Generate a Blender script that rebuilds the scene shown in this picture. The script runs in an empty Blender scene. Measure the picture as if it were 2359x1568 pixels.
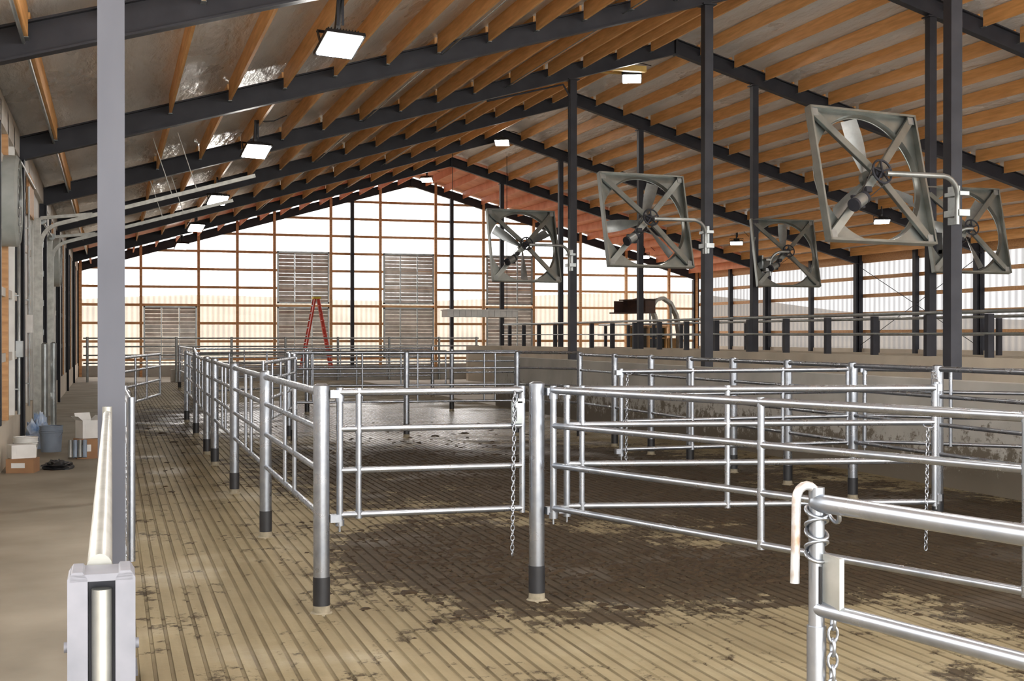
import bpy, math, random
from mathutils import Vector, Matrix
random.seed(7)
V=Vector
# ------------------------------------------------------------------ materials
def nt(name):
    m=bpy.data.materials.new(name); m.use_nodes=True
    n=m.node_tree; n.nodes.clear()
    o=n.nodes.new('ShaderNodeOutputMaterial')
    return m,n,o
def L(n,a,b): n.links.new(a,b)
def math_n(n,op,a,b=None,c=None):
    x=n.nodes.new('ShaderNodeMath'); x.operation=op
    for i,q in enumerate((a,b,c)):
        if q is None: continue
        if isinstance(q,(int,float)): x.inputs[i].default_value=q
        else: L(n,q,x.inputs[i])
    return x.outputs[0]
def noise(n,scale,detail=4,vec=None,sc=(1,1,1),rough=.5):
    tc=n.nodes.new('ShaderNodeTexCoord'); mp=n.nodes.new('ShaderNodeMapping')
    mp.inputs['Scale'].default_value=sc
    L(n,tc.outputs['Object'],mp.inputs['Vector'])
    t=n.nodes.new('ShaderNodeTexNoise'); t.inputs['Scale'].default_value=scale
    t.inputs['Detail'].default_value=detail; t.inputs['Roughness'].default_value=rough
    L(n,mp.outputs[0],t.inputs['Vector'])
    return t.outputs['Fac']
def ramp(n,fac,stops):
    r=n.nodes.new('ShaderNodeValToRGB'); e=r.color_ramp.elements
    while len(e)<len(stops): e.new(.5)
    for i,(p,c) in enumerate(stops):
        e[i].position=p; e[i].color=(c[0],c[1],c[2],1) if not isinstance(c,(int,float)) else (c,c,c,1)
    L(n,fac,r.inputs[0]); return r.outputs[0]
def mixc(n,fac,a,b):
    x=n.nodes.new('ShaderNodeMix'); x.data_type='RGBA'
    if isinstance(fac,(int,float)): x.inputs[0].default_value=fac
    else: L(n,fac,x.inputs[0])
    for i,q in ((6,a),(7,b)):
        if isinstance(q,tuple): x.inputs[i].default_value=(q[0],q[1],q[2],1)
        else: L(n,q,x.inputs[i])
    return x.outputs[2]
def std(name,c1,c2=None,rough=.6,metal=0,scale=5,sc=(1,1,1),bump=0,bscale=None,detail=4,lo=.3,hi=.7,rvar=0,spec=None):
    m,n,o=nt(name); b=n.nodes.new('ShaderNodeBsdfPrincipled')
    b.inputs['Roughness'].default_value=rough; b.inputs['Metallic'].default_value=metal
    if spec is not None: b.inputs['Specular IOR Level'].default_value=spec
    c2=c2 or tuple(x*.75 for x in c1)
    f=noise(n,scale,detail,sc=sc)
    L(n,ramp(n,f,[(lo,c2),(hi,c1)]),b.inputs['Base Color'])
    if rvar: L(n,ramp(n,f,[(lo,rough+rvar),(hi,rough-rvar)]),b.inputs['Roughness'])
    if bump:
        g=noise(n,bscale or scale*3,4,sc=sc); bp=n.nodes.new('ShaderNodeBump'); bp.inputs['Strength'].default_value=bump
        bp.inputs['Distance'].default_value=.02
        L(n,g,bp.inputs['Height']); L(n,bp.outputs[0],b.inputs['Normal'])
    L(n,b.outputs[0],o.inputs[0]); return m
def emis(name,col,s):
    m,n,o=nt(name); e=n.nodes.new('ShaderNodeEmission'); e.inputs[0].default_value=(*col,1); e.inputs[1].default_value=s
    L(n,e.outputs[0],o.inputs[0]); return m

M={}
M['galv']=std('galvanized_pipe',(.41,.43,.47),(.26,.28,.31),.30,.88,9,rvar=.06)
M['galvd']=std('galvanized_weathered',(.38,.40,.405),(.24,.26,.255),.36,.75,5)
M['galvfan']=std('fan_steel',(.33,.35,.335),(.20,.22,.21),.32,.8,3)
M['galvcream']=std('galvanized_dusty',(.46,.455,.42),(.30,.30,.27),.38,.55,9)
M['steel']=std('dark_steel',(.036,.037,.046),(.022,.023,.030),.5,0,3,spec=.25)
M['steelgrey']=std('grey_primer_steel',(.105,.108,.128),(.070,.073,.090),.5,0,2,sc=(1,1,.4),spec=.3)
M['black']=std('black_rubber',(.02,.02,.022),(.01,.01,.012),.45)
M['wood']=std('purlin_wood',(.95,.53,.20),(.66,.32,.10),.55,0,3,sc=(6,.5,6),bump=.1,lo=.25,hi=.75)
M['woodend']=std('girt_wood',(.66,.38,.18),(.46,.24,.10),.6,0,3,sc=(1,6,6))
M['yellowwood']=std('yellow_board',(.75,.52,.16),(.6,.38,.1),.6)
M['concrete']=std('concrete_wall_mat',(.47,.45,.41),(.34,.325,.29),.85,0,1.6,bump=.15,bscale=12,detail=8)
M['concrete_lt']=std('concrete_light',(.64,.57,.47),(.50,.45,.37),.85,0,1.2,bump=.1,bscale=14,detail=8)
M['slab']=std('slab_concrete',(.33,.293,.235),(.22,.193,.152),.8,0,1.1,bump=.1,bscale=9,detail=8,spec=.25)
M['collar']=std('collar_concrete',(.28,.24,.17),(.17,.145,.10),.85,0,20)
M['bounce_apron']=std('bounce_apron_mat',(.80,.78,.74),(.68,.66,.62),.85,0,1.1)  # pale colour for the added bounce slabs
M['alley']=std('alley_concrete',(.58,.55,.49),(.45,.42,.37),.8,0,1.1,detail=8)
M['whitep']=std('white_paint',(.80,.80,.78),(.68,.68,.66),.5)
M['panelw']=std('wall_sheet',(.72,.68,.62),(.56,.52,.46),.6,0,1.5,sc=(1,1,.3))
M['red']=std('red_fiberglass',(.68,.06,.03),(.5,.04,.02),.45)
M['yellow']=std('yellow_plastic',(.8,.6,.03),None,.5)
M['bluegrey']=std('grey_bucket_plastic',(.27,.33,.42),None,.5)
M['cardboard']=std('cardboard',(.36,.2,.10),(.28,.15,.08),.85)
M['paint_or']=std('loader_paint',(.42,.22,.07),(.26,.15,.06),.5)
M['rust']=std('rusty_bucket',(.09,.045,.03),(.05,.03,.025),.8)
M['glass']=std('dark_glass',(.04,.05,.05),None,.1)
M['lit']=emis('lamp_face',(1,.96,.90),150)
M['manure']=std('manure_mat',(.052,.034,.018),(.025,.016,.009),.75,0,18,bump=.6,bscale=30,spec=.2)
M['orange_sheet']=std('orange_sheathing',(.88,.40,.22),(.72,.28,.14),.6,0,2)
M['hay']=std('outdoor_ground',(.27,.205,.135),(.17,.13,.085),.95,0,.12,detail=8)
M['whitef']=std('fan_housing',(.47,.50,.48),(.37,.40,.38),.4)
M['blueb']=std('blue_white_bag',(.7,.75,.8),(.08,.22,.5),.4,0,7)
M['galvrust']=std('galvanized_rusty',(.50,.51,.52),(.28,.19,.13),.4,.6,14,lo=.34,hi=.52)
M['galvlatch']=std('latch_steel',(.19,.19,.215),(.13,.135,.155),.5,.1,12)
M['louv']=std('louver_aluminium',(.66,.64,.60),(.44,.42,.38),.4,.4,3)

def insul():
    m,n,o=nt('roof_insulation'); b=n.nodes.new('ShaderNodeBsdfPrincipled')
    f=noise(n,1.3,6,sc=(1,.35,1)); L(n,ramp(n,f,[(.3,(.72,.725,.73)),(.7,(.92,.925,.93))]),b.inputs['Base Color'])
    L(n,ramp(n,noise(n,.9,4,sc=(1,.4,1)),[(.35,.46),(.65,.24)]),b.inputs['Roughness'])
    b.inputs['Metallic'].default_value=.18
    g=noise(n,2.4,6,sc=(3,.8,1)); bp=n.nodes.new('ShaderNodeBump'); bp.inputs['Strength'].default_value=.9; bp.inputs['Distance'].default_value=.08
    L(n,g,bp.inputs['Height']); L(n,bp.outputs[0],b.inputs['Normal']); L(n,b.outputs[0],o.inputs[0]); return m
M['insul']=insul()

def poly(name,axis,tlo,thi,tint,pitch=.23):
    m,n,o=nt(name); tc=n.nodes.new('ShaderNodeTexCoord'); s=n.nodes.new('ShaderNodeSeparateXYZ'); L(n,tc.outputs['Object'],s.inputs[0])
    w=math_n(n,'SINE',math_n(n,'MULTIPLY',s.outputs[axis],2*math.pi/pitch))
    ns=noise(n,1.2,4,sc=(1,1,.3))
    q=math_n(n,'ADD',math_n(n,'MULTIPLY',w,.35),math_n(n,'MULTIPLY_ADD',ns,.8,.1))
    col=ramp(n,q,[(.1,(tlo,tlo,tlo*1.02)),(.9,(thi,thi,thi))])
    tr=n.nodes.new('ShaderNodeBsdfTransparent'); L(n,col,tr.inputs[0])
    tl=n.nodes.new('ShaderNodeBsdfTranslucent'); tl.inputs[0].default_value=(*tint,1)
    mx=n.nodes.new('ShaderNodeMixShader'); mx.inputs[0].default_value=.78
    L(n,tl.outputs[0],mx.inputs[1]); L(n,tr.outputs[0],mx.inputs[2])
    L(n,mx.outputs[0],o.inputs[0]); return m
M['poly']=poly('clear_corrugated_panel',0,.36,.62,(.27,.265,.255))
M['polyr']=poly('corrugated_side_panel',1,.07,.165,(.24,.24,.25),.32)

def floor_mat():
    m,n,o=nt('grooved_concrete'); b=n.nodes.new('ShaderNodeBsdfPrincipled')
    tc=n.nodes.new('ShaderNodeTexCoord'); s=n.nodes.new('ShaderNodeSeparateXYZ'); L(n,tc.outputs['Object'],s.inputs[0])
    X,Y=s.outputs[0],s.outputs[1]
    big=noise(n,.8,6); fine=noise(n,7,8,rough=.65); strk=noise(n,3,5,sc=(4,.35,1))
    base=ramp(n,big,[(.3,(.19,.152,.088)),(.7,(.275,.228,.140))])
    base=mixc(n,math_n(n,'MULTIPLY',ramp(n,strk,[(.4,0),(.7,1)]),.40),base,(.14,.107,.06))
    fr=math_n(n,'FRACT',math_n(n,'DIVIDE',math_n(n,'SUBTRACT',X,.12),.09))
    g=math_n(n,'LESS_THAN',fr,.27)
    g=math_n(n,'MULTIPLY',g,ramp(n,noise(n,1.3,4,sc=(6,.5,1)),[(.35,.05),(.70,.8)]))
    base=mixc(n,g,base,(.085,.062,.034))
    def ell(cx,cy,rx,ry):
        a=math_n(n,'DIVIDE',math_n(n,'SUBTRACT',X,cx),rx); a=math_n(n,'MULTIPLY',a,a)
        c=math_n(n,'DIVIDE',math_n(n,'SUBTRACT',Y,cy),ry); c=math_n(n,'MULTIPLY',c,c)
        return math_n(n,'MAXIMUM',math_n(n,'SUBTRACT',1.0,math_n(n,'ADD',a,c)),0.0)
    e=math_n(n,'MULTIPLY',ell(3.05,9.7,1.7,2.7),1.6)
    for args,wt in (((4.7,8.7,1.7,1.5),1.6),((4.0,16.5,2.8,5.8),1.15),((7.4,9,2.9,6),1.7),((6,15,3.6,7),1.25),((2.6,28,4.6,7),.9),((7,5,3,3),.8)):  # ellipse by the pen wall paints brown shade in along with manure
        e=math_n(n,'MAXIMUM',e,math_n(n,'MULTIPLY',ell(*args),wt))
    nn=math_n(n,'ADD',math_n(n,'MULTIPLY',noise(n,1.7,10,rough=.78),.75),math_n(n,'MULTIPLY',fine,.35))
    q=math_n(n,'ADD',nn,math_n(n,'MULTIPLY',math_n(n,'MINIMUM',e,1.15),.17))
    man_shade=ramp(n,q,[(.605,0),(.65,1)])
    base=mixc(n,math_n(n,'MULTIPLY',man_shade,.95),base,ramp(n,fine,[(.3,(.020,.013,.007)),(.7,(.056,.038,.021))]))
    L(n,base,b.inputs['Base Color'])
    wet=ell(5.5,27,5,10)
    wn=ramp(n,math_n(n,'ADD',math_n(n,'MULTIPLY',wet,.5),big),[(.55,0),(.85,1)])
    r=math_n(n,'SUBTRACT',.75,math_n(n,'MULTIPLY',wn,.58))
    L(n,math_n(n,'MAXIMUM',r,.14),b.inputs['Roughness'])
    L(n,math_n(n,'MULTIPLY_ADD',wn,.45,.15),b.inputs['Specular IOR Level'])
    bp=n.nodes.new('ShaderNodeBump'); bp.inputs['Strength'].default_value=.5; bp.inputs['Distance'].default_value=.015
    h=math_n(n,'ADD',fine,math_n(n,'MULTIPLY',man_shade,1.2)); L(n,h,bp.inputs['Height']); L(n,bp.outputs[0],b.inputs['Normal'])
    L(n,b.outputs[0],o.inputs[0]); return m
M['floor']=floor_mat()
def stained():
    m,n,o=nt('stained_concrete'); b=n.nodes.new('ShaderNodeBsdfPrincipled'); b.inputs['Roughness'].default_value=.8
    tc=n.nodes.new('ShaderNodeTexCoord'); s=n.nodes.new('ShaderNodeSeparateXYZ'); L(n,tc.outputs['Object'],s.inputs[0])
    f=noise(n,1.3,8); base=ramp(n,f,[(.3,(.37,.36,.33)),(.7,(.50,.49,.455))])
    q=math_n(n,'SUBTRACT',noise(n,6,9,rough=.8),math_n(n,'MULTIPLY',s.outputs[2],.40))
    st=ramp(n,q,[(.27,0),(.34,1)])
    L(n,mixc(n,math_n(n,'MULTIPLY',st,.85),base,(.085,.062,.034)),b.inputs['Base Color'])
    L(n,b.outputs[0],o.inputs[0]); return m
M['stained']=stained()

# ------------------------------------------------------------------ mesh builder
class MB:
    def __init__(s): s.v=[];s.f=[];s.m=[];s.sm=[];s.mats=[]
    def mi(s,k):
        if k not in s.mats: s.mats.append(k)
        return s.mats.index(k)
    def add(s,vs,fs,k,smooth=False,T=None):
        o=len(s.v); i=s.mi(k)
        s.v+= [tuple(T@V(p)) if T is not None else tuple(p) for p in vs]
        for f in fs: s.f.append([a+o for a in f]); s.m.append(i); s.sm.append(smooth)
    def box(s,c,d,k,T=None,R=None):
        x,y,z=[q/2 for q in d]; c=V(c)
        vs=[V((a,b,e)) for a in(-x,x) for b in(-y,y) for e in(-z,z)]
        if R is not None: vs=[R@p for p in vs]
        vs=[p+c for p in vs]
        s.add(vs,[(0,1,3,2),(4,6,7,5),(0,4,5,1),(2,3,7,6),(0,2,6,4),(1,5,7,3)],k,False,T)
    def bb(s,a,b,k,T=None):
        s.box([(a[i]+b[i])/2 for i in range(3)],[abs(b[i]-a[i]) for i in range(3)],k,T)
    def beam(s,p0,p1,w,h,k,up=(0,0,1),T=None):
        p0,p1=V(p0),V(p1); d=p1-p0; ln=d.length; d.normalize()
        u=V(up); sd=d.cross(u)
        if sd.length<1e-4: sd=d.cross(V((1,0,0)))
        sd.normalize(); u=sd.cross(d)
        vs=[p+sd*a*w/2+u*b*h/2 for p in(p0,p1) for a,b in((-1,-1),(1,-1),(1,1),(-1,1))]
        s.add(vs,[(3,2,1,0),(4,5,6,7),(0,1,5,4),(1,2,6,5),(2,3,7,6),(3,0,4,7)],k,False,T)
    def tube(s,pts,r,k,n=12,T=None,caps=True,r2=None):
        pts=[V(p) for p in pts]; rings=[]; ref=None
        for i,p in enumerate(pts):
            if i==0: t=pts[1]-p
            elif i==len(pts)-1: t=p-pts[i-1]
            else: t=(pts[i+1]-p).normalized()+(p-pts[i-1]).normalized()
            t.normalize()
            if ref is None:
                ref=t.cross(V((0,0,1)))
                if ref.length<1e-3: ref=V((1,0,0))
            ref=(ref-t*ref.dot(t)).normalized(); o=t.cross(ref)
            rr=r if (r2 is None) else r+(r2-r)*i/(len(pts)-1)
            rings.append([p+(ref*math.cos(2*math.pi*j/n)+o*math.sin(2*math.pi*j/n))*rr for j in range(n)])
        vs=[q for g in rings for q in g]; fs=[]
        for i in range(len(pts)-1):
            for j in range(n):
                a=i*n+j;b=i*n+(j+1)%n; fs.append((a,b,b+n,a+n))
        s.add(vs,fs,k,True,T)
        if caps:
            s.add(rings[0],[tuple(range(n))[::-1]],k,False,T); s.add(rings[-1],[tuple(range(n))],k,False,T)
    def torus(s,c,R,r,k,T=None,Rm=None,n=16,m=8,stretch=(1,1,1)):
        vs=[];fs=[]
        for i in range(n):
            a=2*math.pi*i/n
            for j in range(m):
                b=2*math.pi*j/m
                p=V(((R+r*math.cos(b))*math.cos(a)*stretch[0],(R+r*math.cos(b))*math.sin(a)*stretch[1],r*math.sin(b)))
                if Rm is not None: p=Rm@p
                vs.append(p+V(c)); fs.append((i*m+j,((i+1)%n)*m+j,((i+1)%n)*m+(j+1)%m,i*m+(j+1)%m))
        s.add(vs,fs,k,True,T)
    def chain(s,p0,p1,k='galv',L_=.045,r=.0045,T=None):
        p0,p1=V(p0),V(p1); n=max(2,int((p1-p0).length/(L_*.72)))
        q=(p1-p0).to_track_quat('X','Z').to_matrix()
        for i in range(n):
            p=p0.lerp(p1,(i+.5)/n); R=q@Matrix.Rotation(math.pi/2*(i%2)+.25,3,'X')
            s.torus(p,L_*.36,r,k,T,R,12,6,(1.25,.75,1))
    def make(s,name,parent=None):
        me=bpy.data.meshes.new(name); me.from_pydata(s.v,[],s.f)
        for k in s.mats: me.materials.append(M[k])
        me.polygons.foreach_set('material_index',s.m); me.polygons.foreach_set('use_smooth',s.sm); me.update()
        o=bpy.data.objects.new(name,me); bpy.context.collection.objects.link(o)
        if parent: o.parent=parent
        return o

# ------------------------------------------------------------------ building dims
XL,XR,XM=-1.37,28.0,13.315
Y0,Y1=-1.2,57.3
SL=.2865
RT=.52
def zb(x): return 4.55+SL*((x-XL) if x<=XM else (XR-x))
def zr(x): return zb(x)+RT
FR=[Y1-7.2*k for k in range(0,9)]
b=MB(); prof=[(.05,0)]; x=.12
while x<9.4:
    prof+=[(x,0),(x+.004,-.009),(x+.021,-.009),(x+.025,0)]; x+=.09
prof+=[(9.45,0)]
vs=[];fs=[]
for (a,z) in prof: vs+=[(a,Y0,z),(a,50,z)]
for i in range(len(prof)-1): fs.append((2*i,2*i+2,2*i+3,2*i+1))
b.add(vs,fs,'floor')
b.add([(9.45,Y0,0),(28,Y0,0),(28,50,0),(9.45,50,0)],[(0,1,2,3)],'alley')
b.add([(.05,50,0),(28,50,0),(28,Y1,0),(.05,Y1,0)],[(0,1,2,3)],'slab')
b.make('floor')
b=MB(); b.bb((XL,Y0,-.1),(.05,Y1,.025),'slab'); b.make('walkway_slab')
b=MB(); b.bb((-14,-34,-.115),(44,Y0,-.02),'bounce_apron'); b.bb((-14,Y0,-.115),(XL-.26,60,-.06),'bounce_apron'); b.bb((28.3,Y0,-.115),(36,50,-.06),'bounce_apron'); b.make('added_bounce_apron')  # pale slabs added out of view to bounce light onto the ceiling
b=MB(); random.seed(5)
nx,ny=60,50; vs=[];fs=[]
for j in range(ny+1):
    for i in range(nx+1):
        x=-200+500*i/nx; y=-60+460*j/ny; h=0
        if y>75: 
            t=min(1,(y-75)/70); h=t*t*(3-2*t)*(5.6+1.1*math.sin(x*.03)+.6*math.sin(x*.11+1))
            h*=1-min(1,max(0,(x-70)/120))*.75
        vs.append((x,y,-.12+h))
for j in range(ny):
    for i in range(nx): a=j*(nx+1)+i; fs.append((a,a+1,a+nx+2,a+nx+1))
b.add(vs,fs,'hay',True); b.make('ground')
# ceiling
b=MB()
for (a,c) in ((XL-.4,XM),(XM,XR+.4)):
    for (ya,yb,k) in ((Y0,50.1,'insul'),(50.1,Y1+.3,'orange_sheet')):
        vs=[(a,ya,zr(a)),(c,ya,zr(c)),(c,yb,zr(c)),(a,yb,zr(a))]; vs+= [(p[0],p[1],p[2]+.06) for p in vs]
        b.add(vs,[(0,1,2,3),(7,6,5,4),(0,4,5,1),(1,5,6,2),(2,6,7,3),(3,7,4,0)],k)
b.make('ceiling')
# purlins hung between the frames on saddles
b=MB(); ed=[Y0]+sorted(y for y in FR if y>Y0+.1)
xs=[.04+.9*i for i in range(15)]; xs=[x for x in xs if x<XM-.2]; xs=[-.86]+xs; xs+= [2*XM-x for x in xs]
for x in xs:
    for i in range(len(ed)-1):
        k='orange_sheet' if ed[i]>49 else 'wood'
        st=random.uniform(-.03,.03)
        b.bb((x-.021+st,ed[i]+.10,zb(x)+.20),(x+.021+st,ed[i+1]-.10,zb(x)+RT-.008),k)
        if ed[i]<45: b.bb((x-.03+st,ed[i+1]-.16,zb(x)+.19),(x+.03+st,ed[i+1]-.012,zb(x)+.197),'galvd')
b.make('roof_purlins')
for y in FR:
    b=MB()
    for sgn in (0,1):
        xa,xb=(XL,XM) if sgn==0 else (XM,XR)
        def slab(y0,y1,za,zc):
            vs=[(xa,y0,zb(xa)+za),(xb,y0,zb(xb)+za),(xb,y0,zb(xb)+zc),(xa,y0,zb(xa)+zc)]
            vs+=[(p[0],y1,p[2]) for p in vs]
            b.add(vs,[(0,1,2,3),(7,6,5,4),(0,4,5,1),(1,5,6,2),(2,6,7,3),(3,7,4,0)],'steel')
        slab(y-.01,y+.01,0,.38); slab(y-.09,y+.09,0,.025); slab(y-.09,y+.09,.355,.38)
    b.box((XM,y,zb(XM)+.17),(.05,.2,.4),'steel')
    for x in (XL-.05,XR-.15):
        b.box((x,y,2.3),(.2,.02,4.6),'steel'); b.box((x-.11,y,2.3),(.02,.2,4.6),'steel'); b.box((x+.11,y,2.3),(.02,.2,4.6),'steel')
    b.make('steel_roof_frame')
def col(x,y,w=.17,k='steel'):
    b=MB(); b.box((x,y,zb(x)/2),(w,w,zb(x)),k); b.box((x,y,.06),(w*1.9,w*1.9,.03),k)
    b.box((x,y,zb(x)-.02),(w*1.6,w*1.6,.03),k)
    for dx in(-.7,.7):
        for dy in (-.7,.7): b.tube([(x+dx*w,y+dy*w,.07),(x+dx*w,y+dy*w,.13)],.012,k,6)
    b.make('steel_column')
for y in FR[2:8]: col(0,y,.135,'steelgrey')
for y in (6.9,14.1,21.3,28.5): col(10.6,y)
for y in (14.1,21.3,28.5,35.7,42.9,50.1): col(15.5,y,.16)
# wall_back
b=MB()
X_=[XL+.1,1.23,3.68,5.36,7.0,9.55,11.84,14.47,16.8,19.3,21.7,24.1,26.4,XR-.1]
for x in X_: b.bb((x-.06,Y1-.12,0),(x+.06,Y1+.02,zr(x)-.02),'woodend')
for x in (10.5,15.2): b.bb((x-.08,Y1-.3,0),(x+.08,Y1-.12,zb(x)),'steel')
z=.75
while z<9.2:
    if z<zr(XL): xa,xb=XL,XR
    else:
        q=(z+.1-RT-4.55)/SL; xa,xb=XL+q,XR-q
    if xb>xa+.3: b.bb((xa,Y1+.02,z-.055),(xb,Y1+.07,z+.055),'woodend')
    z+=.8
b.bb((XL,Y1-.02,0),(XR,Y1+.15,.5),'concrete')
b.make('wall_back')
b=MB(); y=Y1+.10
b.add([(XL,y,.4),(XR,y,.4),(XR,y,zr(XR)),(XM,y,zr(XM)),(XL,y,zr(XL))],[(0,1,2,3,4)],'poly'); b.make('window_1')
# wall_right
b=MB(); b.bb((XR,Y0,0),(XR+.25,Y1,1.3),'concrete_lt')
for z in (1.95,2.65,3.35,4.05,4.7): b.bb((XR+.05,Y0,z-.07),(XR+.1,Y1,z+.07),'woodend')
yy=Y1
while yy>Y0: b.bb((XR-.12,yy-.09,0),(XR+.05,yy+.09,5.0),'steel'); yy-=3.6
b.bb((XR,Y0,4.70),(XR+.12,Y1,5.06),'woodend')
for ya in (35.7,21.3):
    b.tube([(XR-.05,ya,1.4),(XR-.05,ya+7.2,4.5)],.012,'steel',6); b.tube([(XR-.05,ya+7.2,1.4),(XR-.05,ya,4.5)],.012,'steel',6)
b.make('wall_right')
b=MB(); x=XR+.14; b.add([(x,Y0,1.3),(x,Y1,1.3),(x,Y1,5.05),(x,Y0,5.05)],[(0,1,2,3)],'polyr'); b.make('window_2')
# wall_left
D0,D1=24.7,29.1
b=MB()
for (ya,yb) in ((Y0,D0),(D1,Y1)): b.bb((XL-.25,ya,-.1),(XL,yb,.62),'concrete_lt')
for (ya,yb,za) in ((13,D0,.62),(D1,Y1,.62),(D0,D1,3.75)):
    b.bb((XL-.12,ya,za),(XL-.08,yb,zr(XL)),'panelw')
b.bb((XL-.12,Y0,.62),(XL-.08,13,1.9),'panelw')
yy=Y1-1.2; i=0
while yy>Y0:
    if not (D0-.1<yy<D1+.1):
        b.bb((XL-.08,yy-.07,.62),(XL+.0,yy+.07,4.9),('whitep','woodend','steel')[i%3])
    yy-=1.2; i+=1
for z in (1.5,2.4,3.3,4.2):
    for (ya,yb) in ((Y0,D0),(D1,Y1)):
        b.bb((XL-.08,ya,z-.06),(XL-.03,yb,z+.06),'panelw')
b.bb((XL-.08,Y0,4.6),(XL+.0,Y1,5.0),'panelw')
b.bb((XL-.02,23.2,3.9),(XL+.03,24.5,4.6),'woodend')
for y in(D0,D1): b.bb((XL-.25,y-.09,0),(XL-.0,y+.09,4.6),'whitep')
b.make('wall_left')
b=MB()
b.tube([(XL+.05,20.2,.62),(XL+.05,20.2,4.2),(XL+.05,20.5,4.45),(XL+.05,24.2,4.45)],.025,'galvd',10)
b.tube([(XL+.05,22.6,.62),(XL+.05,22.6,4.3)],.02,'galvd',10); b.box((XL+.06,20.2,1.6),(.1,.16,.24),'galvd'); b.box((XL+.06,22.6,2.0),(.1,.2,.3),'whitep')
for z in (1.0,2.4,3.6): b.box((XL+.03,20.2,z),(.06,.09,.02),'galvd'); b.box((XL+.03,22.6,z),(.06,.08,.02),'galvd')
b.make('wall_conduit')
# overhead door
b=MB()
for i in range(6):
    z0=.03+i*.62
    b.bb((XL-.06,D0+.1,z0),(XL-.01,D1-.1,z0+.60),'whitep')
    for j in range(4):
        yy=D0+.6+j*1.05; b.box((XL+.0,yy,z0+.6),(.02,.07,.12),'galvd')
b.make('door_1')
b=MB()
for y,nm in ((D0-.12,0),(D1+.12,1)):
    xs_=XL+.14
    pts=[(xs_,y,.05),(xs_,y,3.45)]
    for a in range(1,7):
        t=a/6*math.radians(74); pts.append((xs_+.42*(1-math.cos(t)),y,3.45+.42*math.sin(t)))
    x_,z_=pts[-1][0],pts[-1][2]
    pts.append((2.64,y,z_+SL*(2.64-x_)))
    for i in range(len(pts)-1): b.beam(pts[i],pts[i+1],.07,.07,'galvcream',up=(0,0,1) if i else (1,0,0))
    b.box((xs_-.06,y,2),(.13,.06,3.9),'galvcream')
    b.beam((xs_,y,3.95),(xs_+.9,y,4.05),.06,.06,'galvcream')
    for x in (.9,1.35):
        b.beam((x+.2,y,z_+SL*(x+.2-x_)),(x-.15,y,zb(x)+.3),.06,.012,'galvcream')
b.tube([(XL+.15,D0-.12,3.93),(XL+.15,D1+.12,3.93)],.02,'galvd')
for y in (D0+.2,D1-.2): b.tube([(XL+.15,y-.08,3.93),(XL+.15,y+.08,3.93)],.07,'galvd')
b.make('overhead_door_track')
for y in (18.7,33.6):
    b=MB(); c=V((XL,y,3.66)); n=40; R=.63
    T=Matrix.Translation(c)@Matrix.Rotation(math.pi/2,4,'Y')
    def ringf(r1,z1,r2,z2,k):
        vs=[(r1*math.cos(2*math.pi*j/n),r1*math.sin(2*math.pi*j/n),z1) for j in range(n)]+[(r2*math.cos(2*math.pi*j/n),r2*math.sin(2*math.pi*j/n),z2) for j in range(n)]
        b.add(vs,[(j,(j+1)%n,(j+1)%n+n,j+n) for j in range(n)],k,True,T)
    ringf(R,-.1,R,.13,'whitef');ringf(R,.13,R-.05,.17,'whitef');ringf(R-.05,.17,R-.08,.0,'whitef')
    for i in range(5): b.torus((0,0,.15),.1+.12*i,.006,'galvd',T,n=30,m=4)
    b.tube([(0,0,0),(0,0,.14)],.1,'black',16,T)
    for i in range(4):
        a=i*math.pi/2+.4; b.beam((math.cos(a)*.08,math.sin(a)*.08,.07),(math.cos(a)*.5,math.sin(a)*.5,.07),.2,.01,'galvd',up=(.3*math.sin(a),-.3*math.cos(a),1),T=T)
    b.make('wall_fan')

# ------------------------------------------------------------------ interior concrete walls and railings
b=MB(); b.bb((9.45,Y0,0),(9.7,31.1,1.27),'stained'); b.make('concrete_pen_wall')
b=MB(); b.bb((15.0,Y0,0),(15.3,48.8,1.4),'concrete_lt'); b.bb((13.6,48.5,0),(15.0,48.8,1.4),'concrete_lt'); b.make('concrete_alley_wall')
b=MB(); b.bb((19.2,Y0,0),(19.4,49,1.35),'concrete_lt'); b.make('concrete_feed_wall')
def railing(x,z0,z1,ya,yb,sp,w,name):
    b=MB(); y=ya
    while y<=yb: b.box((x,y,(z0+z1)/2),(w,w*.8,z1-z0),'steel'); y+=sp
    b.tube([(x,ya-.2,z1+.04),(x,yb+.2,z1+.04)],.035,'galvd'); b.tube([(x-w/2,ya-.2,z0+(z1-z0)*.55),(x-w/2,yb+.2,z0+(z1-z0)*.55)],.02,'galvd',8)
    b.make(name)
railing(15.15,1.4,2.2,11.9,48.5,1.8,.13,'feed_railing')
railing(19.3,1.35,2.2,12,48.5,2.4,.11,'feed_railing')
b=MB(); b.bb((2.2,50.7,0),(27,50.95,.48),'concrete'); b.make('concrete_curb')
b=MB()
for z in (.75,1.05,1.38,1.7): b.tube([(XL+.35,50.45,z),(14.6,50.45,z)],.03,'galvd',8)
for x in [XL+.5,.3,2.4,4.5,6.6,8.7,10.8,12.9,14.5]: b.tube([(x,50.45,0.0),(x,50.45,1.75)],.05,'galvd',10)
b.make('end_railing')

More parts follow.
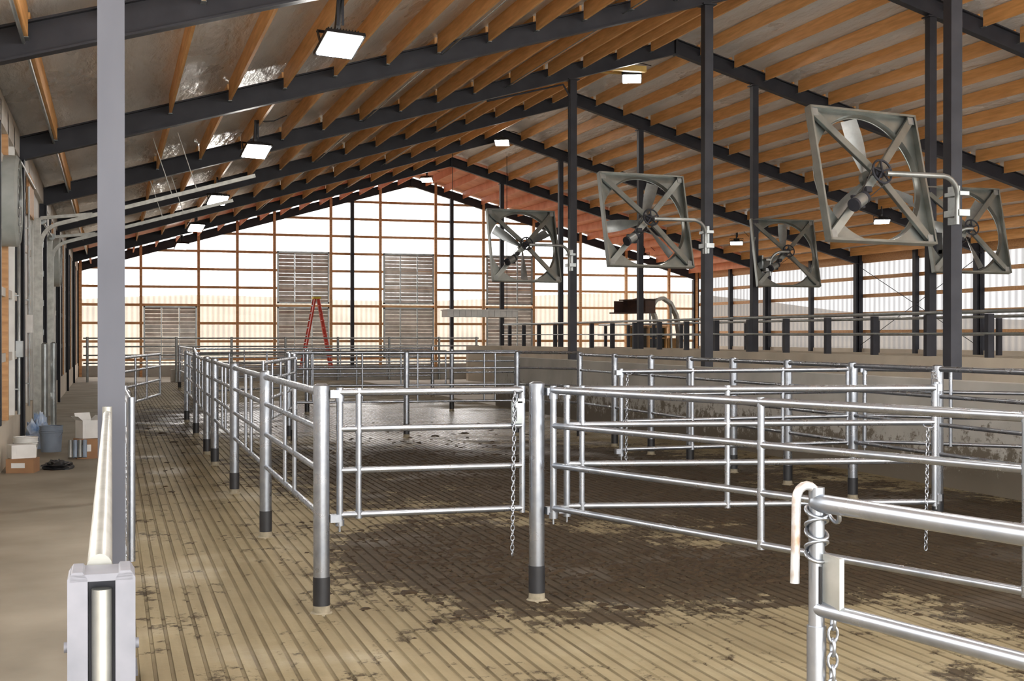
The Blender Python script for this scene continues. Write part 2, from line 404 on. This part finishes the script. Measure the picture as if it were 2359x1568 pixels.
# ------------------------------------------------------------------ fences
RH=[1.43,1.19,.92,.63]
def post(x,y,h=1.475,r=.053,name='fence_post'):
    b=MB(); b.tube([(x,y,-.02),(x,y,h)],r,'galv',20)
    b.tube([(x,y,h),(x,y,h+.012)],r,'galv',20,r2=r*.6)
    b.tube([(x,y,.05),(x,y,.235)],r+.003,'black',20)
    b.tube([(x,y,-.014),(x,y,.055)],r+.005,'collar',20,r2=r+.001)
    b.tube([(x,y,-.014),(x,y,.008)],r+.035,'collar',16,r2=r+.01)
    b.make(name)
def panel(p0,p1,name='fence_panel',hs=RH,r=.021,rt=.027,vts=(),rv=.017,ends=False,k='galv',chain=None,er=.024):
    b=MB(); p0=V((*p0,0)); p1=V((*p1,0)); d=(p1-p0).normalized()
    for i,h in enumerate(hs): b.tube([p0+V((0,0,h)),p1+V((0,0,h))],rt if i==0 else r,k,12)
    for t in vts:
        p=p0.lerp(p1,t); b.tube([p+V((0,0,hs[-1])),p+V((0,0,hs[0]))],rv,k,10)
    if ends:
        for p in (p0,p1): b.tube([p+V((0,0,hs[-1]-.04)),p+V((0,0,hs[0]+.04))],er,k,12)
    if chain:
        t,za,zc=chain; p=p0.lerp(p1,t); b.chain(p+V((0,-.05,za)),p+V((0,-.05,zc)))
        b.tube([p+V((0,0,za)),p+V((0,-.06,za))],.01,k,6)
    b.make(name)
def gate(p0,p1,hs=RH,inner=(),chain=None,hinge=True,name='pipe_gate',r=.021,rt=.025,rv=.02,k='galv',latch=False):
    b=MB(); p0=V((*p0,0)); p1=V((*p1,0)); d=(p1-p0).normalized()
    b.tube([p0+V((0,0,hs[-1]-.06)),p0+V((0,0,hs[0]+.03))],.023,k,14)
    b.tube([p1+V((0,0,hs[-1]-.03)),p1+V((0,0,hs[0]+.03))],.021,k,14)
    for i,h in enumerate(hs): b.tube([p0+V((0,0,h)),p1+V((0,0,h))],rt if i==0 else r,k,12)
    for t in inner:
        p=p0.lerp(p1,t); b.tube([p+V((0,0,hs[-1])),p+V((0,0,hs[0]))],rv,k,12)
        for h in hs: b.tube([p+V((0,0,h-.026)),p+V((0,0,h+.026))],rv+.004,k,12)
    if hinge:
        for h in (hs[-1]-.0,hs[0]+.01):
            b.box(p0-d*.035+V((0,0,h-.02)),(.06,.06,.05),k); b.tube([p0+V((0,0,h-.07)),p0+V((0,0,h-.03))],.03,k,12)
            b.tube([p0+V((0,0,h-.11)),p0+V((0,0,h-.05))],.008,k,8)
    if latch:
        q=p1-d*.045; b.box(q+V((0,-.02,1.28)),(.075,.02,.15),'galvd'); b.box(q+V((-.01,-.033,1.27)),(.014,.008,.09),'black'); b.box(q+V((0.03,-.02,1.36)),(.05,.02,.03),'galvd')
    if chain:
        t,za,zc=chain; p=p0.lerp(p1,t); b.torus(p+V((0,0,za+.02)),.033,.0045,k,Rm=Matrix.Rotation(.5,3,'X'),stretch=(1.1,1.1,1)); b.chain(p+V((-.03,-.045,za)),p+V((-.05,-.05,zc)))
    b.make(name)
LY=[8.17,11.4,14.68,17.95,19.6]; LX=[1.30,1.315,1.34,1.37,1.38]
for x,y in zip(LX,LY): post(x,y)
for i in range(4):
    panel((LX[i],LY[i]+.05),(LX[i+1],LY[i+1]-.05),vts=(.40,.58) if i<3 else (.5,),rt=.027)
post(2.765,8.13)
gate((1.42,8.17),(2.66,8.13),inner=(.10,),chain=(.97,1.42,.32),latch=True)
gate((2.86,8.06),(4.07,4.52),inner=(.5,.93))
gate((2.98,8.12),(5.53,7.55),inner=(.04,.43),chain=(.98,1.15,.3))
RY=[19,17.55,16.2,14.9,13.5,12.1,10.6,9.1,7.6,6.1,4.6]
for y in RY: post(7.8,y,1.5)
for i in range(len(RY)-1): panel((7.8,RY[i]-.05),(7.8,RY[i+1]+.05),hs=[1.47,1.2,.92,.63])
gate((5.0,12.0),(7.7,12.05),inner=(.3,.7),chain=(.03,1.4,.5))
gate((7.95,12.1),(9.3,10.9),inner=(.5,))
gate((7.9,9.2),(9.3,8.1),inner=(.5,))
gate((5.8,7.9),(7.6,10.4),inner=(.35,.7))
for x,y in ((2.9,21.1),(2.95,22.1),(5.0,21.9),(7.0,21.7),(7.8,20.6)): post(x,y,1.5)
panel((2.95,22.1),(5.0,21.9),vts=(.2,.62),hs=[1.5,1.22,.92,.63]); panel((5.0,21.9),(7.0,21.7),vts=(.1,.7,.8),hs=[1.5,1.22,.92,.63]); panel((7.0,21.7),(7.8,20.6),hs=[1.5,1.22,.92,.63])
panel((7.8,20.6),(7.8,19.05),hs=[1.47,1.2,.92,.63])
gate((2.9,21.0),(1.95,17.2),inner=(.25,.5,.75))
gate((1.38,19.8),(1.45,23.2),inner=(.33,.66)); post(1.45,23.3); panel((1.45,23.3),(1.5,27.0),vts=(.3,.6)); post(1.5,27.1)
gate((1.55,27.1),(4.2,29.0),inner=(.33,.66)); post(4.3,29.1); gate((4.4,29.1),(7.6,29.1),inner=(.33,.66)); post(7.75,29.1); panel((7.8,29.1),(9.4,29.1))
post(2.2,36); panel((2.2,36),(9,36),vts=(.2,.4,.6,.8)); post(9,36); panel((2.2,36),(1.7,27.1),vts=(.3,.6)); 
post(2.2,44); panel((2.2,36),(2.2,44),vts=(.2,.5,.8))
post(.12,21.8,1.45,.04); gate((.18,22.0),(.93,26.2),inner=(.3,.6)); post(.08,8.75,1.43,.04)
panel((.08,8.7),(.1,7.05),ends=True,er=.022,chain=(.6,1.1,.35),r=.018,rt=.02)
# near left gate (end-on)
b=MB()
hs=[1.40,1.14,.87,.6]
for i,h in enumerate(hs): b.tube([(-.02,2.3,h),(-.02,6.7,h)],.021 if i==0 else .02,'galvcream',16)
b.tube([(-.02,2.32,.5),(-.02,2.32,1.40)],.022,'galvcream',16)
b.tube([(-.02,6.7,.5),(-.02,6.7,1.44)],.024,'galvcream',16)
b.tube([(-.02,4.4,.6),(-.02,4.4,1.4)],.018,'galvcream',12)
def cplate(xc,w):
    z0,z1=.92,1.408
    pr=[(xc-w/2,z0),(xc+w/2,z0),(xc+w/2,z1-.012),(xc+w/2-.008,z1),(xc-w/2+.008,z1),(xc-w/2,z1-.012)]
    vs=[(p[0],2.20,p[1]) for p in pr]+[(p[0],2.29,p[1]) for p in pr]; n=6
    b.add(vs,[tuple(range(n)),tuple(range(2*n-1,n-1,-1))]+[(j,j+n,(j+1)%n+n,(j+1)%n) for j in range(n)],'galvlatch')
cplate(-.054,.032); cplate(.022,.032)
b.box((-.016,2.28,1.16),(.06,.012,.48),'galvlatch'); b.box((-.016,2.245,1.398),(.10,.09,.012),'galvlatch')
b.tube([(-.016,2.225,.92),(-.016,2.225,1.375)],.017,'galvcream',16)
for z in (1.05,1.28):
    for xx in (-.072,.04): b.tube([(xx-.004,2.225,z),(xx+.004,2.225,z)],.009,'galvlatch',8)
b.make('pipe_gate')
# foreground right gate
g0=V((1.53,2.52,0)); g1=V((1.93,.82,0))
b=MB()
for i,h in enumerate([1.42,1.18,.9,.62]): b.tube([g0+V((0,0,h)),g1+V((0,0,h))],.021 if i==0 else .017,'galv',20)
b.tube([g0+V((0,0,.5)),g0+V((0,0,1.455))],.018,'galv',20); b.tube([g0+V((0,0,.9)),g0+V((0,0,1.14))],.022,'galv',20)
pts=[g0+V((0,0,1.42))]
for a in range(0,9):
    t=a/8*math.pi; pts.append(g0+V((-.026+.026*math.cos(t),0,1.43+.03*math.sin(t))))
pts.append(g0+V((-.056,0,1.24)))
b.tube(pts,.0105,'galvrust',14)
dr=(g1-g0).normalized()
b.box(g0+dr*.05+V((0,0,1.24)),(.012,.075,.13),'galvcream'); b.box(g0+dr*.02+V((-.008,0,1.235)),(.004,.012,.085),'black')
b.chain(g0+V((.025,-.03,1.17)),g0+V((.02,-.03,.75)),L_=.04)
for a in range(5): b.torus(g0+V((0,0,1.40-.025*a)),.025,.0045,'galv',Rm=Matrix.Rotation(.5*(-1)**a,3,'X'))
b.torus(g0+dr*.04+V((0.01,0,1.40)),.022,.005,'galv',Rm=Matrix.Rotation(1.2,3,'Y'))
b.make('pipe_gate')

# ------------------------------------------------------------------ circulation fans
def fan(cx,cy,cz,colx,rot,tilt=-13,yaw=6):
    T=Matrix.Translation((cx,cy,cz))@Matrix.Rotation(math.radians(yaw),4,'Z')@Matrix.Rotation(math.radians(tilt),4,'X')
    b=MB(); H=.875; R=.850; n=64; K='galvfan'
    ci=[];sq=[]
    for j in range(n):
        a=2*math.pi*j/n+math.pi/4; c_,s_=math.cos(a),math.sin(a); q=H/max(abs(c_),abs(s_))
        ci.append((c_*R,0,s_*R)); sq.append((c_*q,-.0,s_*q))
    b.add(ci+sq,[(j,(j+1)%n,(j+1)%n+n,j+n) for j in range(n)],K,False,T)
    r0=[(p[0],0,p[2]) for p in ci]; r1=[(p[0]*.985,.03,p[2]*.985) for p in ci]; r2=[(p[0]*.975,.08,p[2]*.975) for p in ci]
    b.add(r0+r1+r2,[(i*n+j,i*n+(j+1)%n,(i+1)*n+(j+1)%n,(i+1)*n+j) for i in range(2) for j in range(n)],K,True,T)
    b.torus((0,.08,0),R*.975,.009,K,T,Matrix.Rotation(math.pi/2,3,'X'),n=64,m=6)
    for sx in(-1,1):
        b.box((sx*H,-.045,0),(.010,.11,2*H),K,T); b.box((0,-.045,sx*H),(2*H,.11,.010),K,T)
        b.box((sx*(H-.012),-.10,0),(.028,.008,2*H),K,T); b.box((0,-.10,sx*(H-.012)),(2*H,.008,.028),K,T)
        for sz in (-1,1):
            p=V((sx*.83,-.06,sz*.83)); q=V((sx*.06,-.15,sz*.06))
            b.beam(p,q,.092,.012,K,up=(0,1,0),T=T)
            sd=V((-sz,0,sx)).normalized()*.046
            for o in (-1,1): b.beam(p+sd*o+V((0,.02,0)),q+sd*o+V((0,.02,0)),.008,.045,K,up=(0,1,0),T=T)
            b.box((sx*.80,-.075,sz*.80),(.10,.012,.10),'galvd',T)
    b.tube([(0,-.25,0),(0,.12,0)],.025,'steel',12,T); b.tube([(0,-.2,0),(0,-.12,0)],.07,'steel',16,T); b.tube([(0,.02,0),(0,.09,0)],.10,K,20,T)
    Rx=Matrix.Rotation(math.pi/2,3,'X')
    b.torus((0,-.235,0),.15,.015,'steel',T,Rx,n=32,m=8)
    for i in range(5):
        a=i*2*math.pi/5+.3; b.beam((0,-.235,0),(.15*math.cos(a),-.235,.15*math.sin(a)),.022,.016,'steel',up=(0,1,0),T=T)
    mx,mz=-.38,-.36
    b.tube([(mx,-.25,mz),(mx,-.22,mz)],.05,'steel',16,T)
    for o in (-1,1):
        sd=V((-mz,0,mx)).normalized()*o
        b.beam(V((0,-.235,0))+sd*.15,V((mx,-.235,mz))+sd*.05,.010,.012,'black',up=(0,1,0),T=T)
    b.tube([(mx-.16,-.24,mz-.10),(mx-.0,-.22,mz-.01)],.08,'galvd',20,T); b.tube([(mx-.19,-.245,mz-.117),(mx-.155,-.24,mz-.098)],.085,'steel',20,T); b.tube([(mx-.0,-.22,mz-.01),(mx+.04,-.215,mz+.013)],.085,'steel',20,T)
    b.box((mx-.02,-.15,mz-.03),(.18,.04,.16),'steel',T); b.box((mx+.13,-.19,mz+.12),(.09,.07,.07),'steel',T)
    for i in range(3):
        a0=rot+i*2*math.pi/3; vs=[];fs=[]; N=8
        for j in range(N):
            t=j/(N-1); r=.08+t*.72; ch=.08+.14*math.sin(min(1,t*1.3)*math.pi/2); tw=math.radians(46-26*t)
            for q in (-1,-.33,.33,1):
                u=q*ch/2; lx=r; ly=u*math.cos(tw); lz=u*math.sin(tw)+.02*(1-q*q)
                vs.append((lx*math.cos(a0)-ly*math.sin(a0),.055+lz,lx*math.sin(a0)+ly*math.cos(a0)))
        for j in range(N-1):
            for q in range(3): a=j*4+q; fs.append((a,a+1,a+5,a+4))
        b.add(vs,fs,'galvd',True,T)
    sg=1 if colx>cx else -1; ex=colx-sg*.16
    z=cz+.02
    pts=[(cx+sg*.05,cy-.30,z),(ex-sg*.35,cy-.30,z)]
    for a in range(1,7):
        t=a/6*math.pi/2; pts.append((ex-sg*.35+sg*.28*math.sin(t),cy-.30+.1*a/6,z-.28*(1-math.cos(t))))
    pts.append((ex-sg*.07,cy-.2,z-.6))
    b.tube(pts,.035,'galvd',12)
    b.box((ex,cy-.1,z-.45),(.16,.32,.08),'galvd'); b.box((ex,cy-.1,z-.2),(.14,.32,.05),'galvd'); b.box((colx-sg*.1,cy+.04,z-.33),(.04,.2,.5),'galvd')
    b.make('circulation_fan')
Zf=3.88
fan(9.20,13.9,3.81,10.6,1.75,yaw=9); fan(9.25,21.1,Zf,10.6,1.2); fan(9.28,28.3,Zf+.03,10.6,.5)
fan(16.25,28.3,Zf,15.5,1.5,yaw=-2); fan(16.15,21.1,Zf,15.5,.9,yaw=-2); fan(16.2,13.9,Zf,15.5,.2)

# ------------------------------------------------------------------ lamps
def lamp(x,y,z,yaw=0,tilt=12):
    T=Matrix.Translation((x,y,z))@Matrix.Rotation(yaw,4,'Z')@Matrix.Rotation(math.radians(tilt),4,'X')
    b=MB(); W,D=.52,.46
    b.box((0,0,.03),(W,D,.05),'black',T); b.box((0,0,-.003),(W-.06,D-.06,.008),'lit',T)
    for i in range(11): b.box((-.2+i*.04,0,.085),(.012,D*.8,.07),'black',T)
    b.box((0,0,.14),(.22,.2,.06),'black',T)
    for s in(-1,1): b.beam((s*W/2,0,.03),(s*W/2,0,.2),.04,.012,'black',up=(1,0,0),T=T)
    b.box((0,0,.2),(W+.02,.04,.012),'black',T)
    top=zb(x)+.28
    b.beam(T@V((0,0,.2)),(x,y,top),.06,.05,'black')
    for o in (-.03,.03): b.beam((x+o,y-.03,z+.25),(x+o,y-.03,top),.010,.03,'steel')
    b.tube([(x,y,top-.03),(x+.35,y+.1,top+.02),(x+.6,y+.1,zb(x+.6)+.25)],.011,'steel',6)
    b.make('highbay_lamp')
for y in (6.3,15.5,24.9,34.2,43.2,52.3): lamp(2.70,y,5.38,tilt=-28,yaw=.25)
for y in (7.5,19,30.5,42,53): lamp(13.0,y,8.52,tilt=-18,yaw=-.4)
for y in (7,16,25.6,35.4,45.4,54.6): lamp(23.9,y,5.50,tilt=-12,yaw=-.5)

b=MB(); b.bb((11.9,30.0,8.62),(13.2,30.15,8.77),'yellowwood'); b.bb((12.2,31.0,8.75),(13.3,31.1,8.92),'yellowwood'); b.make('ridge_brace')
b=MB()
b.tube([(10.46,28.36,4.6),(10.46,28.36,zb(10.4)-.35),(10.3,28.33,zb(10.4)-.12),(8.4,28.33,zb(8.4)-.05)],.025,'steel',8)
b.make('conduit')
b=MB(); 
for x in (5.5,8.9): b.tube([(x,Y0,zb(x)+.18),(x,50,zb(x)+.18)],.012,'galvd',6)
b.make('roof_conduit')
b=MB(); b.tube([(XL+.5,Y0,zb(XL+.5)+.17),(XL+.5,50,zb(XL+.5)+.17)],.02,'galvd',6); b.make('roof_conduit')

# ------------------------------------------------------------------ louvers
def louver(xa,xb,za,zc):
    b=MB(); y=Y1-.2; w=.07
    b.bb((xa,y-.05,za),(xa+w,y+.06,zc),'galvd');b.bb((xb-w,y-.05,za),(xb,y+.06,zc),'galvd');b.bb((xa,y-.05,za),(xb,y+.06,za+w),'galvd');b.bb((xa,y-.05,zc-w),(xb,y+.06,zc),'galvd')
    for i in (1,2): xx=xa+(xb-xa)*i/3; b.bb((xx-.02,y-.04,za),(xx+.02,y+.05,zc),'galvd')
    n=int((zc-za)/.16)
    for c in range(3):
        x0=xa+(xb-xa)*c/3+.03; x1=xa+(xb-xa)*(c+1)/3-.03
        for i in range(n):
            z=za+.12+(zc-za-.2)*i/(n-1); t=math.radians(80+random.uniform(-12,8))
            b.box(((x0+x1)/2,y,z),(x1-x0,.160,.006),'louv',R=Matrix.Rotation(t,3,'X'))
    b.make('louver_shutter')
for xa,xb in ((7.1,9.45),(11.95,14.35),(16.9,19.2)):
    louver(xa,xb,3.25,5.6); louver(xa,xb,.75,3.1)
louver(1.33,3.6,.75,3.1)

# ------------------------------------------------------------------ ladder
b=MB(); cx,cy=8.3,53.5; h=3.45
for sx in (-1,1):
    for sy in (-1,1):
        b.beam((cx+sx*.72,cy+sy*.36,0),(cx+sx*.08,cy+sy*.2,h-.08),.1,.07,'red')
    for i in range(10):
        t=(i+.8)/11; b.beam((cx+sx*(.72-.64*t),cy-(.36-.16*t),h*t),(cx+sx*(.72-.64*t),cy+(.36-.16*t),h*t),.09,.03,'galvd' if sx<0 else 'red')
b.bb((cx-.16,cy-.25,h-.1),(cx+.16,cy+.25,h),'yellow')
for sy in(-1,1): b.beam((cx-.4,cy+sy*.28,h*.5),(cx+.4,cy+sy*.28,h*.5),.03,.01,'galvd')
b.make('step_ladder')
b=MB(); T=Matrix.Translation((13.65,47.0,2.66))
for i in range(12): b.box((-1.3+i*.235,0,0),(.225,.9,.28-.012*(i%2)),'whitep',T)
b.box((0,0,.13),(2.9,1.0,.04),'whitep',T)
for x in (-1.1,1.1): b.tube([(x,0,.1),(x,0,zr(13.65+x)-2.7)],.012,'steel',6,T)
b.make('white_feed_trough')

# ------------------------------------------------------------------ skid steer loader, arms raised
b=MB(); T=Matrix.Translation((20.6,46.4,0))@Matrix.Rotation(math.radians(-68),4,'Z')
for x in (-.68,.68):
    for y in (-.5,.55):
        b.tube([(x-.14,y,.42),(x+.14,y,.42)],.42,'black',28,T); b.tube([(x-.15,y,.42),(x+.15,y,.42)],.22,'yellow',20,T)
b.box((0,.1,.75),(1.05,1.9,.75),'paint_or',T); b.box((0,.75,1.35),(1.05,.6,.7),'paint_or',T)
b.box((0,-.15,2.15),(1.05,1.15,.08),'paint_or',T); b.box((0,-.12,1.6),(.86,.9,1.05),'glass',T)
for x in(-.49,.49):
    for y in(-.64,.35): b.box((x,y,1.62),(.09,.09,1.05),'paint_or',T)
    for zz in (1.25,1.7): b.box((x,-.14,zz),(.05,1.0,.05),'paint_or',T)
for s in(-.6,.6):
    pts=[(s,.95,1.1),(s,1.0,1.9),(s,.85,2.6),(s,.5,3.1),(s,.05,3.3),(s,-.35,3.2),(s,-.6,2.9)]
    for i in range(6): b.beam(pts[i],pts[i+1],.12,.2,'galvcream',up=(1,0,0),T=T)
    b.tube([(s*.95,.6,1.2),(s*.95,.55,3.0)],.045,'galvd',8,T); b.tube([(s*.6,-.1,3.15),(s*.6,-.6,2.95)],.04,'galvd',8,T)
b.box((0,-.66,2.95),(1.75,.05,.55),'rust',T); b.box((0,-1.05,2.7),(1.75,.8,.05),'rust',T); b.box((0,-.78,3.22),(1.75,.28,.05),'rust',T)
for s in(-.86,.86): b.box((s,-.92,2.93),(.04,.55,.5),'rust',T)
b.make('skid_steer_loader')

for (x,y) in ((66,62),(60,45)):
    b=MB(); T=Matrix.Translation((x,y,-.1))
    b.box((0,0,1.5),(2.4,8,1.3),'red',T); b.box((0,0,.8),(1.2,8.6,.2),'steel',T)
    for yy in(-3,3):
        for xx in(-1.1,1.1): b.tube([(xx-.2,yy,.5),(xx+.2,yy,.5)],.5,'black',20,T); b.tube([(xx-.22,yy,.5),(xx+.22,yy,.5)],.2,'red',16,T)
    b.beam((0,4.2,.8),(0,6,.6),.12,.12,'steel',T=T)
    b.make('farm_wagon')

# ------------------------------------------------------------------ walkway clutter
def bucket(x,y,h,r,k,name):
    b=MB(); n=28
    T=Matrix.Translation((x,y,.025))
    b.tube([(0,0,0),(0,0,h)],r*.86,k,n,T,caps=False,r2=r); b.tube([(0,0,h-.02),(0,0,.01)],r*.95,k,n,T,caps=False,r2=r*.83)
    b.tube([(0,0,0),(0,0,.012)],r*.86,k,n,T)
    for z in (h-.01,h-.07,h-.1): b.torus((0,0,z),r*(1 if z>h-.02 else .985),.008,k,T,n=28,m=6)
    pts=[(r*math.cos(a),-.02-.12*math.sin(a),h-.08-.13*math.sin(a)) for a in [math.pi*i/12 for i in range(13)]]
    b.tube(pts,.004,'galvd',6,T); b.make(name)
bucket(-.88,20.5,.40,.17,'bluegrey','plastic_bucket')
bucket(-1.13,18.6,.38,.16,'whitep','plastic_bucket')
def carton(x,y,w,d,h,k,rz=0,z=.025,open_=True,name='cardboard_box'):
    b=MB(); T=Matrix.Translation((x,y,z))@Matrix.Rotation(rz,4,'Z'); t=.006
    b.box((0,0,t/2),(w,d,t),k,T)
    b.box((0,-d/2,h/2),(w,t,h),k,T);b.box((0,d/2,h/2),(w,t,h),k,T);b.box((-w/2,0,h/2),(t,d,h),k,T);b.box((w/2,0,h/2),(t,d,h),k,T)
    if open_:
        b.beam((-w/2,0,h),(-w/2-.07,0,h+.06),d,t,k,up=(1,0,1),T=T); b.beam((w/2,0,h),(w/2+.07,0,h+.06),d,t,k,up=(-1,0,1),T=T)
        b.beam((0,d/2,h),(0,d/2+.04,h+.1),w,t,k,up=(0,1,0),T=T)
    else: b.box((0,0,h),(w,d,t),k,T)
    b.box((-.02,-d/2-t*.6,h*.55),(w*.5,.002,h*.35),'whitep',T)
    b.make(name)
carton(-.36,19.3,.28,.3,.28,'cardboard',.2,open_=False)
carton(-.34,19.35,.24,.22,.26,'whitep',.5,z=.312,open_=True)
carton(-1.12,17.6,.30,.25,.17,'whitep',.3,z=.209,open_=False)
carton(-1.1,17.55,.34,.3,.18,'cardboard',-.2,open_=False)
b=MB()
for i in range(4):
    x=-.56+i*.065; b.tube([(x,19.02,.06),(x,19.1,.30)],.03,'bluegrey' if i%2 else 'galvd',12)
b.make('pipe_fittings')
def blob(name,c,s,k,amp=.3,seed=0,seg=10):
    random.seed(seed); b=MB(); n=14;vs=[];fs=[]
    for i in range(seg+1):
        ph=math.pi/2*i/seg
        for j in range(n):
            th=2*math.pi*j/n; q=1+random.uniform(-amp,amp)*(1 if i<seg else 0)
            vs.append((c[0]+s[0]*math.cos(ph)*math.cos(th)*q,c[1]+s[1]*math.cos(ph)*math.sin(th)*q,c[2]+s[2]*math.sin(ph)*q))
    for i in range(seg):
        for j in range(n): a=i*n+j;e=i*n+(j+1)%n; fs.append((a,e,e+n,a+n))
    b.add(vs,fs,k,False); b.make(name)
blob('black_bag',(-.68,17.85,.02),(.2,.2,.12),'black',.2,3)
blob('blue_plastic_bag',(-1.1,21.2,.02),(.2,.2,.5),'blueb',.22,4)
for x,y,h in ((-1.08,26.2,1.65),(-1.12,23.6,1.65)):
    b=MB(); b.tube([(x,y,.02),(x,y,h)],.055,'galvd',16); b.tube([(x,y,h),(x,y,h+.03)],.055,'galvd',16,r2=.02); b.box((x,y,.03),(.2,.2,.015),'galvd'); b.make('bollard')

# manure clumps
random.seed(11); b=MB()
PP=[(2.9,21.1),(2.95,22.1),(5.0,21.9),(7.0,21.7),(7.8,20.6),(2.765,8.13)]+list(zip(LX,LY))+[(7.8,y) for y in RY]
def clump(x,y,r):
    if any(abs(x-p[0])<.18 and abs(y-p[1])<.18 for p in PP): return
    n=9; vs=[(x,y,r*.28)]; 
    for rr,z in ((.55,.22),(1,-.02)):
        for j in range(n):
            a=2*math.pi*j/n; q=random.uniform(.6,1.25); vs.append((x+r*rr*q*math.cos(a)*1.2,y+r*rr*q*math.sin(a),r*z*random.uniform(.7,1.2) if z>0 else -.004))
    fs=[(0,1+j,1+(j+1)%n) for j in range(n)]+[(1+j,1+n+j,1+n+(j+1)%n,1+(j+1)%n) for j in range(n)]
    b.add(vs,fs,'manure',True)
for (cx,cy,sx,sy,N) in ((2.95,9.7,.6,1.0,700),(4.5,8.8,.7,.45,520),(3.9,16.5,1.2,2.4,500),(7.3,9.5,1,2.6,500),(6,14.5,1.3,3,400),(1.5,27,.8,3.5,120),(5.5,22,1.8,2,90)):
    for i in range(N):
        x=random.gauss(cx,sx); y=random.gauss(cy,sy)
        if x>.4 and x<9.3: clump(x,y,random.uniform(.01,.045)*(1+.9*(random.random()>.92)))
b.make('manure_clumps')

# ------------------------------------------------------------------ world, sun, camera
w=bpy.data.worlds.new('World'); bpy.context.scene.world=w; w.use_nodes=True
bg=w.node_tree.nodes['Background']; bg.inputs[0].default_value=(1,.985,.965,1); bg.inputs[1].default_value=7.2
sn=bpy.data.lights.new('sun','SUN'); sn.energy=3; sn.angle=.05; sn.color=(1,.95,.87)
so=bpy.data.objects.new('sun',sn); bpy.context.collection.objects.link(so)
so.rotation_euler=V((.05,-.75,-.65)).to_track_quat('-Z','Y').to_euler()
cam=bpy.data.cameras.new('camera'); co=bpy.data.objects.new('camera',cam); bpy.context.collection.objects.link(co)
cam.sensor_width=36; cam.lens=2900/2359*36; cam.clip_end=800
co.location=(0,0,1.8); co.rotation_euler=(math.radians(89.78),0,-math.atan(923/2900))
bpy.context.scene.camera=co
try:
    bpy.context.scene.view_settings.view_transform='Standard'
    bpy.context.scene.view_settings.exposure=0.0
except Exception as e: print(e)
